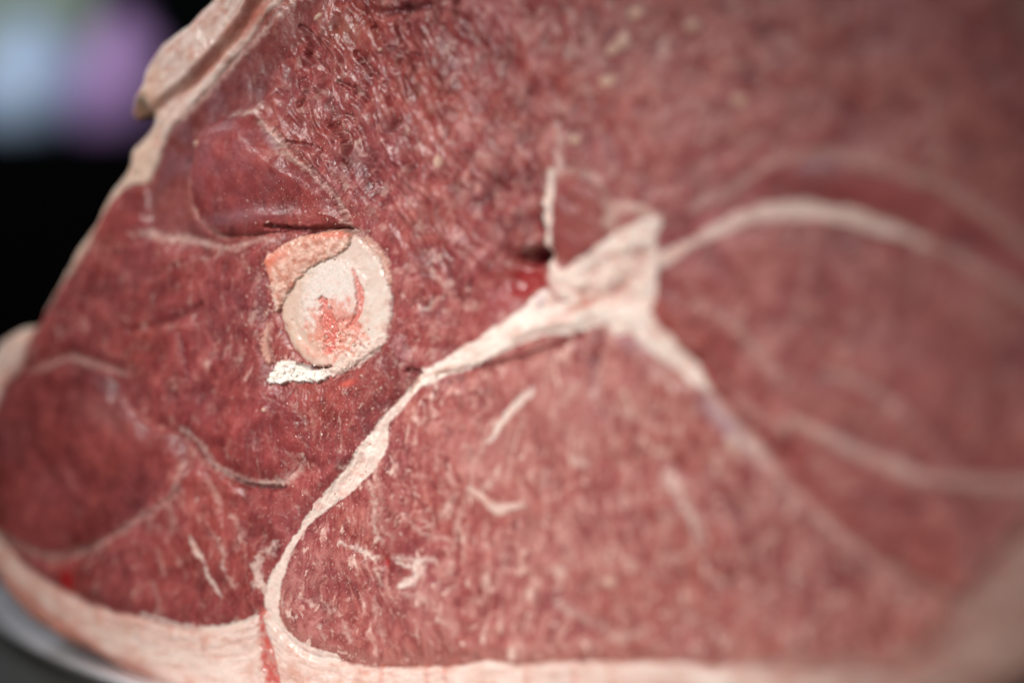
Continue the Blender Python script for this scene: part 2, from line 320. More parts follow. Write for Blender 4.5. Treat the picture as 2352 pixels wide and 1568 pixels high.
# ------------------------------------------------------------------ fat seams
FAT = [  # points (x, y, half width), strength, whiteness, group
 ([(975,850,5),(950,890,7),(915,935,9),(885,970,10),(872,1006,20),(852,1044,29),(812,1094,24),(757,1146,16),(712,1192,9),(680,1240,6),(655,1285,9),(636,1330,14),(628,1380,17),(636,1430,18),(660,1468,20),(705,1492,16),(770,1512,12)], 1., .75, 'a'),
 ([(940,900,8),(985,868,14),(1040,835,22),(1110,803,26),(1170,768,32),(1230,735,38),(1300,728,36),(1370,712,32),(1440,705,30)], 1., 1., 'b'),
 ([(1222,700,14),(1245,688,22),(1265,700,12)], 1., 1., 'b'),
 ([(1270,400,8),(1262,460,12),(1258,520,10),(1256,575,10),(1268,620,18),(1300,655,32),(1335,632,32),(1385,600,34),(1435,565,36),(1480,532,26),(1506,512,14)], 1., .9, 'b'),
 ([(1320,655,30),(1390,632,52),(1450,590,48),(1480,555,30)], 1., .8, 'b'),
 ([(1390,640,44),(1440,600,50),(1460,650,46),(1450,700,44),(1430,735,34)], 1., .85, 'b'),
 ([(1395,510,10),(1425,478,15),(1470,482,14),(1505,500,12)], .75, .4, 'b'),
 ([(1275,410,6),(1300,392,6),(1345,395,8),(1385,430,7),(1402,480,8),(1398,520,7)], .6, .35, 'b'),
 ([(1280,290,5),(1285,340,6),(1290,390,8),(1262,425,10)], .6, .4, 'b'),
 ([(1505,605,18),(1560,575,14),(1620,545,12),(1700,505,16),(1800,485,19),(1900,490,19),(2000,510,16),(2080,540,12),(2140,562,8)], .92, .6, 'b'),
 ([(2120,555,12),(2200,590,12),(2352,680,13),(2470,770,10)], .5, .3, 'b'),
 ([(1440,715,40),(1480,750,32),(1530,798,26),(1590,850,18),(1625,890,10)], 1., .8, 'b'),
 ([(1625,890,9),(1680,960,12),(1740,1025,15),(1800,1110,8),(1880,1180,8),(1960,1250,8),(2050,1310,9),(2150,1355,12),(2240,1400,12)], .6, .2, 'b'),
 ([(1725,1018,16),(1740,1032,14)], .8, .6, 'b'),
 ([(1590,480,10),(1650,450,12),(1720,410,9),(1780,375,9),(1880,350,10),(2000,380,12),(2150,420,12),(2230,470,14),(2352,560,14),(2450,640,10)], .5, .2, 'c'),
 ([(2125,420,8),(2150,340,8),(2150,250,7),(2090,200,6)], .35, .2, 'c'),
 ([(1820,960,8),(1900,1000,14),(1980,1040,14),(2060,1070,16),(2150,1100,11),(2352,1110,14),(2450,1100,14)], .65, .4, 'd'),
 ([(1560,615,6),(1620,690,7),(1700,770,10),(1780,790,9),(1830,740,8),(1855,640,6),(1860,560,5)], .35, .1, 'd'),
 ([(1720,800,8),(1800,880,9),(1900,930,8),(2000,960,9)], .4, .2, 'd'),
 ([(1228,898,7),(1192,930,9),(1152,975,7),(1132,1008,4)], .95, .75, 'e'),
 ([(1132,1008,5),(1100,1055,6),(1085,1110,4)], .5, .3, 'e'),
 ([(1080,1120,3),(1105,1132,8),(1135,1160,9),(1150,1168,13),(1165,1166,10),(1205,1158,4)], .9, .5, 'e'),
 ([(1110,1125,4),(1138,1105,4)], .8, .6, 'e'),
 ([(1450,950,10),(1500,975,9),(1560,985,6)], .5, .35, 'f'),
 ([(1080,1024,4),(1095,1060,4)], .6, .4, 'e'), ([(1052,1132,4),(1035,1155,5),(1018,1180,3)], .7, .5, 'e'), ([(1080,1205,3),(1076,1245,4),(1068,1290,3)], .55, .4, 'e'),
 ([(948,1195,3),(975,1222,4),(1035,1236,3)], .6, .4, 'e'), ([(862,1120,3),(870,1165,5),(868,1205,4),(882,1240,3)], .75, .55, 'o'), ([(850,1110,7),(862,1118,6)], .8, .5, 'o'),
 ([(788,1243,3),(820,1258,3),(846,1268,6),(868,1286,3)], .82, .7, 'o'), ([(912,1288,3),(950,1298,4),(985,1280,6),(1008,1290,4)], .85, .7, 'o'),
 ([(960,1300,5),(965,1326,6),(926,1341,7)], .9, .8, 'o'), ([(868,1308,3),(880,1335,3),(894,1365,3)], .65, .45, 'o'), ([(694,1364,2),(715,1378,3),(737,1394,4)], .75, .6, 'o'),
 ([(864,1372,3),(874,1425,4),(892,1475,3)], .6, .4, 'o'), ([(800,1430,3),(812,1470,4)], .6, .5, 'o'), ([(740,1430,3),(752,1462,4)], .65, .55, 'o'), ([(770,1380,2),(776,1410,3)], .6, .5, 'o'),
 ([(940,1360,6),(975,1370,7)], .7, .5, 'o'), ([(1160,1290,4),(1150,1340,5)], .5, .4, 'o'), ([(1260,1080,5),(1250,1130,6)], .5, .4, 'f'), ([(1330,1050,8),(1350,1062,8)], .55, .5, 'f'),
 ([(1300,1200,5),(1310,1260,6),(1335,1300,5)], .45, .4, 'f'), ([(1430,1130,7),(1440,1165,7)], .5, .4, 'f'), ([(1380,870,7),(1372,905,9)], .6, .5, 'f'), ([(1330,880,9),(1300,930,7)], .5, .4, 'f'),
 ([(445,1232,4),(455,1262,7),(474,1288,4),(482,1318,4),(512,1368,3)], .85, .6, 'n'), ([(600,1278,9),(595,1310,10),(604,1335,9),(618,1362,8)], .85, .5, 'm'), ([(640,1245,5),(620,1262,7)], .7, .5, 'm'),
 ([(408,1090,4),(428,1128,4),(425,1160,3)], .5, .3, 'n'), ([(350,1215,4),(356,1180,4)], .5, .3, 'n'), ([(540,1180,3),(560,1220,4),(550,1260,3)], .5, .35, 'n'), ([(360,1340,4),(372,1380,3)], .45, .3, 'n'),
 ([(1500,840,7),(1520,870,8)], .5, .4, 'd'), ([(1700,720,7),(1710,745,6)], .4, .3, 'd'), ([(1600,700,5),(1680,740,8),(1740,800,8),(1790,860,8)], .62, .4, 'd'),
 ([(1690,905,8),(1760,960,10),(1830,985,8)], .6, .4, 'd'), ([(1900,850,8),(2000,890,10),(2090,960,8)], .55, .35, 'd'), ([(1300,1180,4),(1290,1230,5)], .4, .3, 'f'),
 ([(1640,1180,6),(1700,1260,7),(1800,1330,8)], .3, .2, 'f'), ([(1550,1400,8),(1650,1440,8),(1690,1480,10)], .45, .3, 'g'),
 ([(1085,1128,4),(1060,1180,4),(1050,1240,3),(1040,1320,3)], .6, .3, 'e'),
 ([(1540,1088,10),(1565,1132,12),(1592,1182,10),(1606,1235,6)], .75, .6, 'f'),
 ([(1290,1385,7),(1370,1430,8),(1430,1462,10),(1490,1440,6)], .6, .4, 'g'),
 ([(425,985,5),(465,1020,7),(490,1062,9),(530,1088,8),(575,1106,6),(622,1110,8),(662,1100,9),(690,1078,4),(702,1045,3)], .8, .45, 'h'),
 ([(80,850,5),(120,840,5),(160,822,7),(210,832,7),(262,850,6),(300,862,3)], .5, .35, 'i'),
 ([(10,1225,8),(80,1265,11),(150,1276,10),(230,1250,7),(300,1205,7),(370,1165,7),(412,1128,6),(432,1060,5)], .5, .25, 'i'),
 ([(335,535,8),(380,545,9),(450,553,7),(520,570,5),(600,550,4),(640,560,3)], .7, .45, 'j'),
 ([(535,266,4),(580,260,6),(602,245,4)], .7, .5, 'k'),
 ([(605,282,4),(640,312,8),(662,345,7),(700,380,4),(740,420,3),(770,458,5),(790,505,6),(806,528,7),(835,540,5),(860,575,7),(885,600,5)], .75, .4, 'k'),
 ([(770,470,2),(792,520,3),(812,540,3)], .8, .5, 'k'),
 ([(470,310,3),(450,380,3),(444,440,4),(462,500,8),(510,545,9)], .4, .2, 'k'),
 ([(690,-10,8),(640,38,8),(585,95,7),(535,145,6),(478,212,6),(420,270,6)], .7, .35, 'l'),
 ([(330,1408,4),(420,1436,6),(500,1442,7),(575,1424,7),(618,1400,8)], .9, .8, 'm'),
 ([(590,1295,8),(602,1322,9),(588,1345,6)], .8, .5, 'm'),
 ([(605,1265,4),(628,1272,5)], .7, .5, 'm'),
 ([(500,1230,4),(520,1262,5),(525,1310,4),(545,1345,4)], .55, .5, 'n'),
 ([(480,1100,4),(512,1150,5),(505,1180,4)], .5, .3, 'n'),
 ([(395,1150,4),(405,1200,4),(392,1240,4)], .45, .3, 'n'),
 ([(370,1260,4),(385,1320,4)], .4, .3, 'n'),
 ([(830,1258,4),(860,1272,5),(880,1280,3)], .75, .5, 'o'),
 ([(905,1280,4),(950,1283,5),(975,1298,7),(965,1325,8),(928,1340,7)], .8, .55, 'o'),
 ([(980,1365,8),(1010,1400,6),(1050,1450,7)], .5, .3, 'o'),
 ([(865,1080,3),(885,1150,4),(880,1200,5),(905,1230,4)], .5, .4, 'o'),
 ([(740,1375,3),(765,1400,5)], .6, .5, 'o'),
 ([(1560,260,6),(1600,230,8),(1660,300,8),(1720,330,8)], .3, .1, 'p'),
 ([(1010,520,4),(1040,480,5),(1070,440,5)], .35, .2, 'p'),
 ([(1120,360,5),(1060,410,6),(1100,430,5)], .3, .2, 'p'),
]
nodn = fbm(U/5.5, V/5, 207, 3); nod2 = fbm(U/8, V/6.5, 208, 3); fatm = np.zeros(U.shape, np.float32); fwh = np.zeros(U.shape, np.float32); seam_id = np.full(U.shape, -1, np.int16)
FAT = [(P, st, wh, g if g in 'abm' else g+str(k)) for k, (P, st, wh, g) in enumerate(FAT)]; groups = sorted({f[3] for f in FAT}); frg = fbm(U/1.7, V/1.5, 88, 3); frg2 = fbm(U/5, V/5, 89, 3)
fg = fbm(U/2.6, V/2.6, 80, 3); fgl = fbm(U/.8, V/.8, 81, 2)
for P, st, wh, g in FAT:
    big_w = max(p[2] for p in P) > 12
    e = line(P, FX+.12*q1, FY+.12*q2, 3.) if big_w else line(P, FX+.9*q1+.5*frg2, FY+.9*q2, 3.)
    e0 = e
    if big_w: e = e + .14*fgl + .28*frg
    elif st > .8: e = e + .35*fgl + .5*frg
    else: e = e*.7 + .45*fgl + .9*frg - .15
    if g[0] == 'b': e = e + 1.15*nodn
    if g[0] == 'a': e = e + .55*nodn
    if g == 'a': e = e + .75*np.clip(fbm(al/3.0, ac/.9, 181, 3), 0, 1)*sm(40, -10, -V)
    soft = .3 if st > .8 else .85
    m = sm(-soft, soft, e)*st
    if st < .9 and not big_w: m = m*np.clip(.98+.9*frg2, .2, 1.2)    # broken, uneven thin seams
    m = np.clip(m, 0, 1); up = m > fatm
    fwh = np.where(up, wh, fwh); fatm = np.maximum(fatm, m)
    seam_id[(m > .42*max(st, .75)) & up] = groups.index(g)
    hgt += (.22 if big_w else .08)*sm(-.9, 1.6, e0+.25*fg)*st
seamcol = mix(C(.52,.26,.215)[None,None], C(.86,.73,.65), fwh)
seamcol = seamcol*(1+.10*fg+.02*fgl)[..., None]
lay = fbm((U*.55+V*.83)/14, (U*.83-V*.55)/1.3, 182, 3); seamcol = seamcol*(1+.13*lay)[..., None]; hgt += fatm*.22*lay
pinky = sm(.0, .5, fbm(U/5, V/4, 83, 3))*.45
seamcol = mix(seamcol, np.broadcast_to(C(.66,.30,.25), seamcol.shape), pinky)
col3 = col3 + (seamcol-col3)*fatm[..., None]
hgt += fatm*(.32*fg+.02*fgl)
for (x, y, a, b, an, c, k) in [(1285,735,34,8,.1,(.70,.32,.28),.6),(1190,845-85,16,10,.3,(.72,.36,.28),.6),(1075,800,15,9,.3,(.74,.36,.30),.5),(1340,700,44,8,.35,(.50,.14,.09),.8),
                         (1410,665,14,16,0,(.55,.26,.24),.6),(1400,585,20,9,.5,(.72,.42,.36),.5),(1245,690,12,14,0,(.72,.62,.66),.6),(1010,852,60,4,.35,(.50,.25,.18),.6)]:
    blend(c, gauss(x, y, a, b, an)*k*1.2)
hgt -= .9*gauss(1340,700,50,7,.35) + .5*gauss(1410,665,14,16); hgt += 1.6*gauss(1245,690,18,15)
hgt += 1.3*gauss(1280,735,120,22,.25)

for P, k in (([(1290,650,3),(1320,668,4),(1345,690,4)], .5), ([(1405,590,3),(1440,622,4),(1480,640,3)], .35), ([(1395,690,4),(1425,665,5),(1440,640,3)], .4), ([(1300,640,2),(1350,632,4),(1390,610,3)], .35),
             ([(1445,760,3),(1480,800,4),(1530,840,3)], .3), ([(1180,790,3),(1240,765,3),(1300,748,3)], .35), ([(1420,540,3),(1460,545,4),(1490,530,3)], .4), ([(1090,822,2),(1140,800,3),(1180,775,3)], .25),
             ([(850,1020,2),(830,1060,3),(790,1110,2)], .25), ([(1275,600,3),(1290,625,4)], .3)):
    e = line(P, FX+.8*q1, FY+.8*q2, 3.); m = sm(-1.1,.5,e); blend((.62,.24,.19), m*k*fatm); hgt -= .9*m*k*2*fatm
nm = gauss(1400,640,150,120); hgt += 2.6*nod2*nm*fatm; blend((.60,.30,.25), sm(-.05,-.45,nod2)*nm*fatm*.8)
for (x, y, a, b, an) in [(1300,745,60,10,.15),(1160,790,50,14,.45),(1310,640,26,22,0),(1455,560,40,18,.6),(1460,720,30,30,0),(1500,790,40,12,-.8),(850,1040,14,26,0)]:
    m = gauss(x, y, a, b, an)*fatm; blend((.88,.77,.69), m*.7); hgt += .9*m
# ------------------------------------------------------------------ rim of fat
INN = [(700,-60),(655,0),(602,55),(550,118),(490,190),(428,255),(378,325),(350,395),(340,418),(292,432),(246,490),(208,560),(172,612),(112,690),(78,745),(64,788),(48,830),(20,880),
       (-6,960),(-34,1060),(-25,1170),(4,1238),(62,1300),(130,1350),(230,1398),(330,1420),(450,1446),(560,1432),(618,1404),(640,1445),(700,1498),(780,1518),(900,1532),(1200,1520),
       (1500,1522),(1900,1534),(2060,1540),(2150,1490),(2215,1390),(2290,1290),(2390,1190),(2460,1000),(2500,800),(2490,420),(2400,60),(2200,-200),(1850,-330),(1400,-390),(1050,-320),(800,-180)]
sd_in = sdf(poly_mm(INN, 5), 30., WX, WY)
rsoft = .55+7*sm(105, 150, U)+1.3*sm(-80,-105,U); rim = sm(rsoft, -rsoft, sd_in + 2.2*sm(105,150,U)*fbm(U/6, V/6, 180, 3))
ra = np.arctan2(V+5, U-20)*110                                    # runs along the rim
stri = fbm(ra/9, sd_in/2.2, 84, 3); rp = fbm(U/9, V/9, 85, 3); rf = fbm(U/1.6, V/1.6, 86, 3)
rimcol = mix(C(.66,.41,.34)[None,None], C(.88,.76,.69), np.clip(.5+.6*stri+.1*rf, 0, 1))
rimcol = mix(rimcol, np.broadcast_to(C(.56,.24,.165), rimcol.shape), np.clip(sm(.05,.5,rp+.25*stri)*.55, 0, 1))
# left upper rim and flap are yellower, reddish crease between them
lu = sm(-60, -75, U)*sm(-10, 10, V)
rimcol = mix(rimcol, np.broadcast_to(C(.70,.50,.38), rimcol.shape)*(1+.12*rf+.3*rp)[..., None], lu*.7)
e = line([(640,-60,8),(600,10,9),(540,90,8),(470,170,6),(410,215,6),(350,262,4),(322,300,3)], FX, FY, 4.)
rimcol = mix(rimcol, np.broadcast_to(C(.52,.27,.19), rimcol.shape), sm(-1.2,.6,e)*.6); crease = sm(-1.2,.5,e)
e2 = line([(640,-40,14),(600,20,16),(545,85,12),(470,170,7),(410,235,4)], WX, WY, 4.)
rimcol = mix(rimcol, np.broadcast_to(C(.42,.11,.08), rimcol.shape), np.clip(sm(-1.8,1,e2)*(.6+.6*rp), 0, .8))
rimcol = mix(rimcol, np.broadcast_to(C(.58,.50,.32), rimcol.shape), np.clip(gauss(318,235,34,26)*.5, 0, 1))
# outermost band at lower left: red, tan below
orr = line([(-60,1230,20),(-10,1325,26),(55,1388,32),(120,1436,30),(190,1480,18),(260,1515,10),(330,1545,8)], WX, WY, 6.)
rimcol = mix(rimcol, np.broadcast_to(C(.46,.10,.065), rimcol.shape), np.clip(sm(-2.5,1.2,orr)*(.8+.6*rp), 0, .92))
tan_ = sm(5.5, 1.5, sd_out)*sm(0, -40, V)
rimcol = mix(rimcol, np.broadcast_to(C(.50,.27,.16), rimcol.shape), tan_*.3)
grease = sm(-1.5, 1., line([(120,1385,8),(230,1440,12),(340,1490,14),(450,1530,16),(560,1560,14)], WX, WY, 4.))
rimcol = mix(rimcol, np.broadcast_to(C(.86,.74,.66), rimcol.shape), grease*.35)
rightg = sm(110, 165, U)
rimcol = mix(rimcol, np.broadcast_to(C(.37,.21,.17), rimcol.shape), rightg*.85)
rimcol = mix(rimcol, np.broadcast_to(C(.64,.33,.26), rimcol.shape), sm(-30,-100,U)*sm(5,-20,V)*np.clip(.38+.7*rp+.35*stri,0,.8))
rimcol = mix(rimcol, np.broadcast_to(C(.62,.27,.20), rimcol.shape), np.clip(sm(.12,.5,fbm(U/6,V/3.2,210,4))*.5,0,1))
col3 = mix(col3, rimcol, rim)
hgt += rim*(.5*stri+.10*rf+.5*rp) - .6*crease*rim + rim*sm(0, 9, sd_out)*.8 - .5*sm(1.4,0,np.abs(sd_in))
# muscle bleeding through by the left edge
blend((.30,.075,.06), sm(1.5,-1.5,sd_in)*gauss(70,700,50,120,0)*.0)
# blood running down over the bottom fat
bl = line([(605,1398,6),(606,1440,9),(613,1480,14),(621,1530,17),(628,1580,18),(630,1640,16)], FX+.9*fg, FY+.5*fg, 3.)
blm = sm(-.6,.5,bl+.35*fgl); blend((.52,.07,.055), blm*np.clip(.72+.8*fg+.3*q1,.15,.92)); wet += .35*blm; hgt -= .5*blm
for (x, w) in ((980,5),(1022,3),(880,6),(1320,5),(1210,4)):
    e = line([(x,1528,w*.6),(x+2,1560,w),(x+4,1620,w)], FX, FY, 2.); blend((.62,.17,.12), sm(-.7,.6,e)*.45)

# ------------------------------------------------------------------ the bone
bu, bv, bk = at(768, 690)
bx = (U-bu)/bk/float(stretch(bu)); by = -(V-bv)/bk                                    # back in measured units, y down
ang = np.arctan2(by, bx)
rad = np.sqrt((bx/130.)**2+(by/158.)**2)
rad = rad + .035*np.cos(2*ang+.8) + .035*fbm(U/4,V/4,100,3)
bone = sm(1.035, .965, rad + .04*q1 + .02*fgl)
hgt = hgt*(1-bone*.85)
ringdip = np.exp(-((rad-1.05)/.05)**2)
hgt -= .6*ringdip; blend((.30,.10,.08), ringdip*.45*(.5+q1))
bcol = mix(C(.63,.43,.36)[None,None], C(.71,.61,.54), np.clip(.5+.5*fbm(U/5,V/5,101,2)+.5*sm(.2,1.,(bx)/130.), 0, 1))
bcol = mix(bcol, np.broadcast_to(C(.60,.42,.31), bcol.shape), sm(.1,-.9,bx/130.)*.6)
core = gauss(770,645,62,52,0)+gauss(725,720,42,60)*.8+gauss(795,690,45,60)*.7
core = sm(.15,.95,core+.25*q1+.2*fg)
bcol = mix(bcol, np.broadcast_to(C(.74,.67,.62), bcol.shape), core*.85)
bcol = bcol*(1+.012*fgl+.06*fg)[..., None]
cre = sm(.3,1.,gauss(740,790,90,45,.3)+.35*fg+.15*fgl)
bcol = mix(bcol, np.broadcast_to(C(.68,.40,.30), bcol.shape), cre*.55)
m1 = line([(812,615,2),(820,640,6),(828,675,11),(828,705,8),(818,730,8),(800,752,5)], FX, FY, 2.)
m2 = line([(745,690,3),(750,715,8),(757,745,14),(762,775,12),(758,800,9)], FX, FY, 2.)
m3 = line([(765,750,6),(790,735,5),(815,740,6),(830,760,4)], FX+.5*fgl, FY, 2.)
m1 = m1 + .45*q1 + .25*fg - .25; m2 = m2 + .9*q1 + .9*q2 + .5
pores = spots(U/.75, V/.75, 190, .55)*sm(.1,.5,core)
mar = np.maximum(np.maximum(sm(-.35,.3,m1), sm(-.6,.6,m2)), sm(-.5,.3,m3)*.45)*(.82+.3*np.clip(fgl,-1,1))
bcol = bcol*(1-.16*pores)[..., None]
smear = sm(.05,.6, gauss(772,755,72,75)*1.1 + .75*fbm(U/2.5,V/2.5,191,4)-.25)
bcol = mix(bcol, np.broadcast_to(C(.66,.20,.14), bcol.shape), smear*.72)
rb = sm(.80,.99,rad)*sm(-.1,.4,fbm(U/3,V/3,192,3)); bcol = mix(bcol, np.broadcast_to(C(.50,.20,.15), bcol.shape), rb*.6)
bcol = mix(bcol, np.broadcast_to(C(.56,.055,.045), bcol.shape), np.clip(mar,0,1)*.9)
halo = sm(-2.2,.5,np.maximum(m1,m2)); bcol = mix(bcol, np.broadcast_to(C(.74,.36,.29), bcol.shape), halo*.35*(.6+.8*np.clip(fg+.3,0,1)))
rough_b = sm(.3,.9,gauss(790,790,75,45)*1.2)
bcol = mix(bcol, np.broadcast_to(C(.80,.60,.50), bcol.shape), rough_b*sm(.05,.5,fbm(U/1.4,V/1.4,104,3))*.8)
hb = .35 - .35*sm(.90,1.02,rad) - .12*pores + .12*fg + .015*fgl + .5*core - .9*np.clip(mar,0,1) + rough_b*.9*fbm(U/1.5,V/1.5,105,3) - 1.0*np.exp(-((rad-.80)/.06)**2)*sm(.2,-.6,bx/130.)*.4
col3 = mix(col3, bcol, bone); hgt += bone*hb
# gristle fold on the upper left of the bone
GR = [(612,598),(640,575),(680,548),(730,535),(780,528),(808,540),(800,570),(770,592),(722,612),(690,640),(668,668),(650,700),(636,715),(626,660)]
gs = sdf(poly_mm(GR, 5), 4., FX+.5*q1, FY+.5*q2)+.35*fgl; gm = sm(-.2,.25,gs)
gcol = mix(C(.50,.20,.14)[None,None], C(.80,.56,.46), np.clip(.5+1.2*fbm(U/3,V/2.4,110,4)+.3*q1,0,1))
gred = gauss(640,592,34,16,.5)+gauss(770,540,60,9,-.0)*.8+gauss(622,620,10,26)*.8
gcol = mix(gcol, np.broadcast_to(C(.72,.20,.13), gcol.shape), np.clip(gred,0,1)*.75)
hgt = hgt*(1-gm*.6) + gm*(.7+1.0*np.sqrt(np.clip(gs,0,2.5)/2.5)+.35*fbm(U/2.2,V/2.2,111,3)+.12*fgl)
col3 = mix(col3, gcol, gm)
# gristle running down both flanks of the bone
rg = np.maximum(line([(838,545,5),(862,572,9),(884,605,8),(897,650,5)], FX, FY, 2.), line([(618,745,4),(612,790,8),(620,830,6)], FX+.6*fgl, FY+.4*fg, 2.))
m = sm(-.4,.5,rg+.5*fgl); blend((.62,.34,.26), m*.75*(1-bone)); hgt += .8*m
# white bone paste smeared below the bone
pa = line([(640,868,13),(655,853,20),(686,853,20),(716,862,14),(760,856,7),(800,838,6),(840,808,6),(885,775,5)], FX+.7*fgl, FY+.7*fg, 3.)
pa = pa + .7*fbm(U/3, V/3, 206, 2) + .3*q1 + .35
pam = sm(-.25,.3,pa+.5*fgl); pwh = sm(790,720,(U-bu)/bk+768)
blend(C(.70,.52,.45), pam*(1-pwh)*.85); blend(C(.86,.79,.72), pam*pwh*.97)
hgt += pam*(1.1+.2*fgl+.9*q1+.8*fg)*(.45+.55*pwh); wet -= .2*pam
blend((.10,.03,.03), sm(-.4,.3,line([(690,835,2),(720,845,3),(760,842,2)], FX, FY, 2.))*.8); hgt -= 1.4*sm(-.5,.3,line([(690,835,2),(720,845,3),(760,842,2)], FX, FY, 2.))

# ------------------------------------------------------------------ rounding of the edge, then mesh
R = 7.5; q = np.clip(sd_out, 0, R)/R
soft_edge = sm(0, 6, sd_out)
hgt = hgt*soft_edge - R*(1-np.sqrt(np.clip(1-(1-q)**2, 0, 1)))
fl_m = sm(-1.5, 1.5, sdf(poly_mm([(640,-90),(475,0),(372,92),(312,212),(285,258),(345,262),(410,215),(470,165),(540,85),(600,0)], 4), 5.))
hgt += fl_m*(2.2*sm(0,3,sd_out)+.8)
hgt[sd_out <= 0] = -R
# pull the first row of outer vertices back onto the outline
inside = sd_out > 0
nb = np.zeros_like(inside)
for a in (-1,0,1):
    for b in (-1,0,1): nb |= np.roll(np.roll(inside, a, 0), b, 1)
sel = nb & ~inside; X = U.copy(); Y = V.copy()
xs = X[sel]; ys = Y[sel]; bd = np.full(xs.shape, 1e9, np.float32); qx = xs.copy(); qy = ys.copy()
for (ax, ay), (bx_, by_) in zip(outl, np.roll(outl, -1, 0)):
    dx, dy = bx_-ax, by_-ay; t_ = np.clip(((xs-ax)*dx+(ys-ay)*dy)/(dx*dx+dy*dy), 0, 1)
    cx, cy = ax+t_*dx, ay+t_*dy; d2 = (xs-cx)**2+(ys-cy)**2; u_ = d2 < bd
    bd = np.where(u_, d2, bd); qx = np.where(u_, cx, qx); qy = np.where(u_, cy, qy)
X[sel] = qx; Y[sel] = qy
PW = world(X, Y, hgt).astype(np.float32)
# smooth normals of the whole cut, shared by all of its pieces
du = np.gradient(PW, axis=1); dv = np.gradient(PW, axis=0)
NR = np.cross(du, dv); NR /= np.linalg.norm(NR, axis=-1, keepdims=True)+1e-12
if (NR[NV//2, NU//2] @ NX) < 0: NR = -NR
cellin = nb[:-1,:-1] & nb[1:,:-1] & nb[:-1,1:] & nb[1:,1:] & (inside[:-1,:-1] | inside[1:,:-1] | inside[:-1,1:] | inside[1:,1:])

# piece of every cell
M_MUS, M_SEAM, M_RIM, M_FLAP, M_BONE, M_MAR, M_GR, M_PASTE, M_BLOOD, M_POOL = 0, 100, 200, 201, 300, 301, 302, 303, 304, 305
pid = lab.astype(np.int32).copy()
pid[seam_id >= 0] = M_SEAM + seam_id[seam_id >= 0]
pid[(gauss(1205,640,62,42,.3) > .5) & (seam_id < 0)] = M_POOL
pid[rim > .5] = M_RIM; pid[(fl_m > .5) & (rim > .5)] = M_FLAP
pid[(blm > .5)] = M_BLOOD
pid[pam > .5] = M_PASTE
pid[bone > .5] = M_BONE
pid[(bone > .5) & (mar > .45)] = M_MAR
pid[gm > .5] = M_GR
cid = pid[:-1,:-1]

# ------------------------------------------------------------------ materials
def mat(name): 
    m = bpy.data.materials.new(name); m.use_nodes = True; nt = m.node_tree; return m, nt, nt.nodes['Principled BSDF']
def noise(nt, scale, detail=3, rough=.5, coord='Object'):
    tc = nt.nodes.new('ShaderNodeTexCoord'); n = nt.nodes.new('ShaderNodeTexNoise')
    n.inputs['Scale'].default_value = scale; n.inputs['Detail'].default_value = detail; n.inputs['Roughness'].default_value = rough
    nt.links.new(tc.outputs[coord], n.inputs['Vector']); return n
def tissue(name, sss, rough, bump, coat, grainy=.2):
    m, nt, b = mat(name); L_ = nt.links.new
    a = nt.nodes.new('ShaderNodeAttribute'); a.attribute_name = 'tissue'
    n = noise(nt, 1900, 3, .6); n2 = noise(nt, 520, 3)
    r = nt.nodes.new('ShaderNodeMapRange'); r.inputs['From Min'].default_value = .3; r.inputs['From Max'].default_value = .7
    r.inputs['To Min'].default_value = 1-grainy; r.inputs['To Max'].default_value = 1+grainy; L_(n.outputs['Fac'], r.inputs['Value'])
    mx = nt.nodes.new('ShaderNodeVectorMath'); mx.operation = 'SCALE'; L_(a.outputs['Color'], mx.inputs[0]); L_(r.outputs[0], mx.inputs['Scale'])
    L_(mx.outputs[0], b.inputs['Base Color'])
    rr = nt.nodes.new('ShaderNodeMapRange'); rr.inputs['From Min'].default_value = .35; rr.inputs['From Max'].default_value = .65
    rr.inputs['To Min'].default_value = rough-.13; rr.inputs['To Max'].default_value = rough+.15; L_(n2.outputs['Fac'], rr.inputs['Value'])
    ws = nt.nodes.new('ShaderNodeMath'); ws.operation = 'MULTIPLY_ADD'; L_(a.outputs['Alpha'], ws.inputs[0]); ws.inputs[1].default_value = -.22; L_(rr.outputs[0], ws.inputs[2])
    L_(ws.outputs[0], b.inputs['Roughness'])
    wc = nt.nodes.new('ShaderNodeMath'); wc.operation = 'MULTIPLY'; L_(a.outputs['Alpha'], wc.inputs[0]); wc.inputs[1].default_value = coat*2.2; L_(wc.outputs[0], b.inputs['Coat Weight'])
    b.inputs['Subsurface Weight'].default_value = sss; b.inputs['Subsurface Radius'].default_value = (1., .35, .25); b.inputs['Subsurface Scale'].default_value = .0022
    bp = nt.nodes.new('ShaderNodeBump'); bp.inputs['Strength'].default_value = bump; bp.inputs['Distance'].default_value = .00025
    L_(n.outputs['Fac'], bp.inputs['Height']); L_(bp.outputs[0], b.inputs['Normal'])
    b.inputs['Coat Roughness'].default_value = .16
    L_(bp.outputs[0], b.inputs['Coat Normal'])
    b.inputs['Specular IOR Level'].default_value = .28
    return m
M_lean = tissue('lean_meat', .15, .46, .42, .20, .07)
M_fat = tissue('fat', .3, .42, .12, .2, .05)
M_bn = tissue('bone', .25, .45, .10, .12, .04)
M_blood = tissue('blood', .1, .30, .2, .6)

M_crumb = tissue('bone_crumb', 0, .6, .05, .02, .04)
def tag(o, label=None, cat=None, group=None, kind=None):
    if label: o['label'] = label
    if cat: o['category'] = cat
    if group: o['group'] = group
    if kind: o['kind'] = kind
    return o
ham = bpy.data.objects.new('ham', None); col.objects.link(ham); ham.empty_display_size = .05
ham.location = world(20., outl[:,1].min(), -50.)
tag(ham, 'raw ham cut across, marbled red meat round a sawn bone, standing in the steel tray', 'ham')
HL = Vector(ham.location)

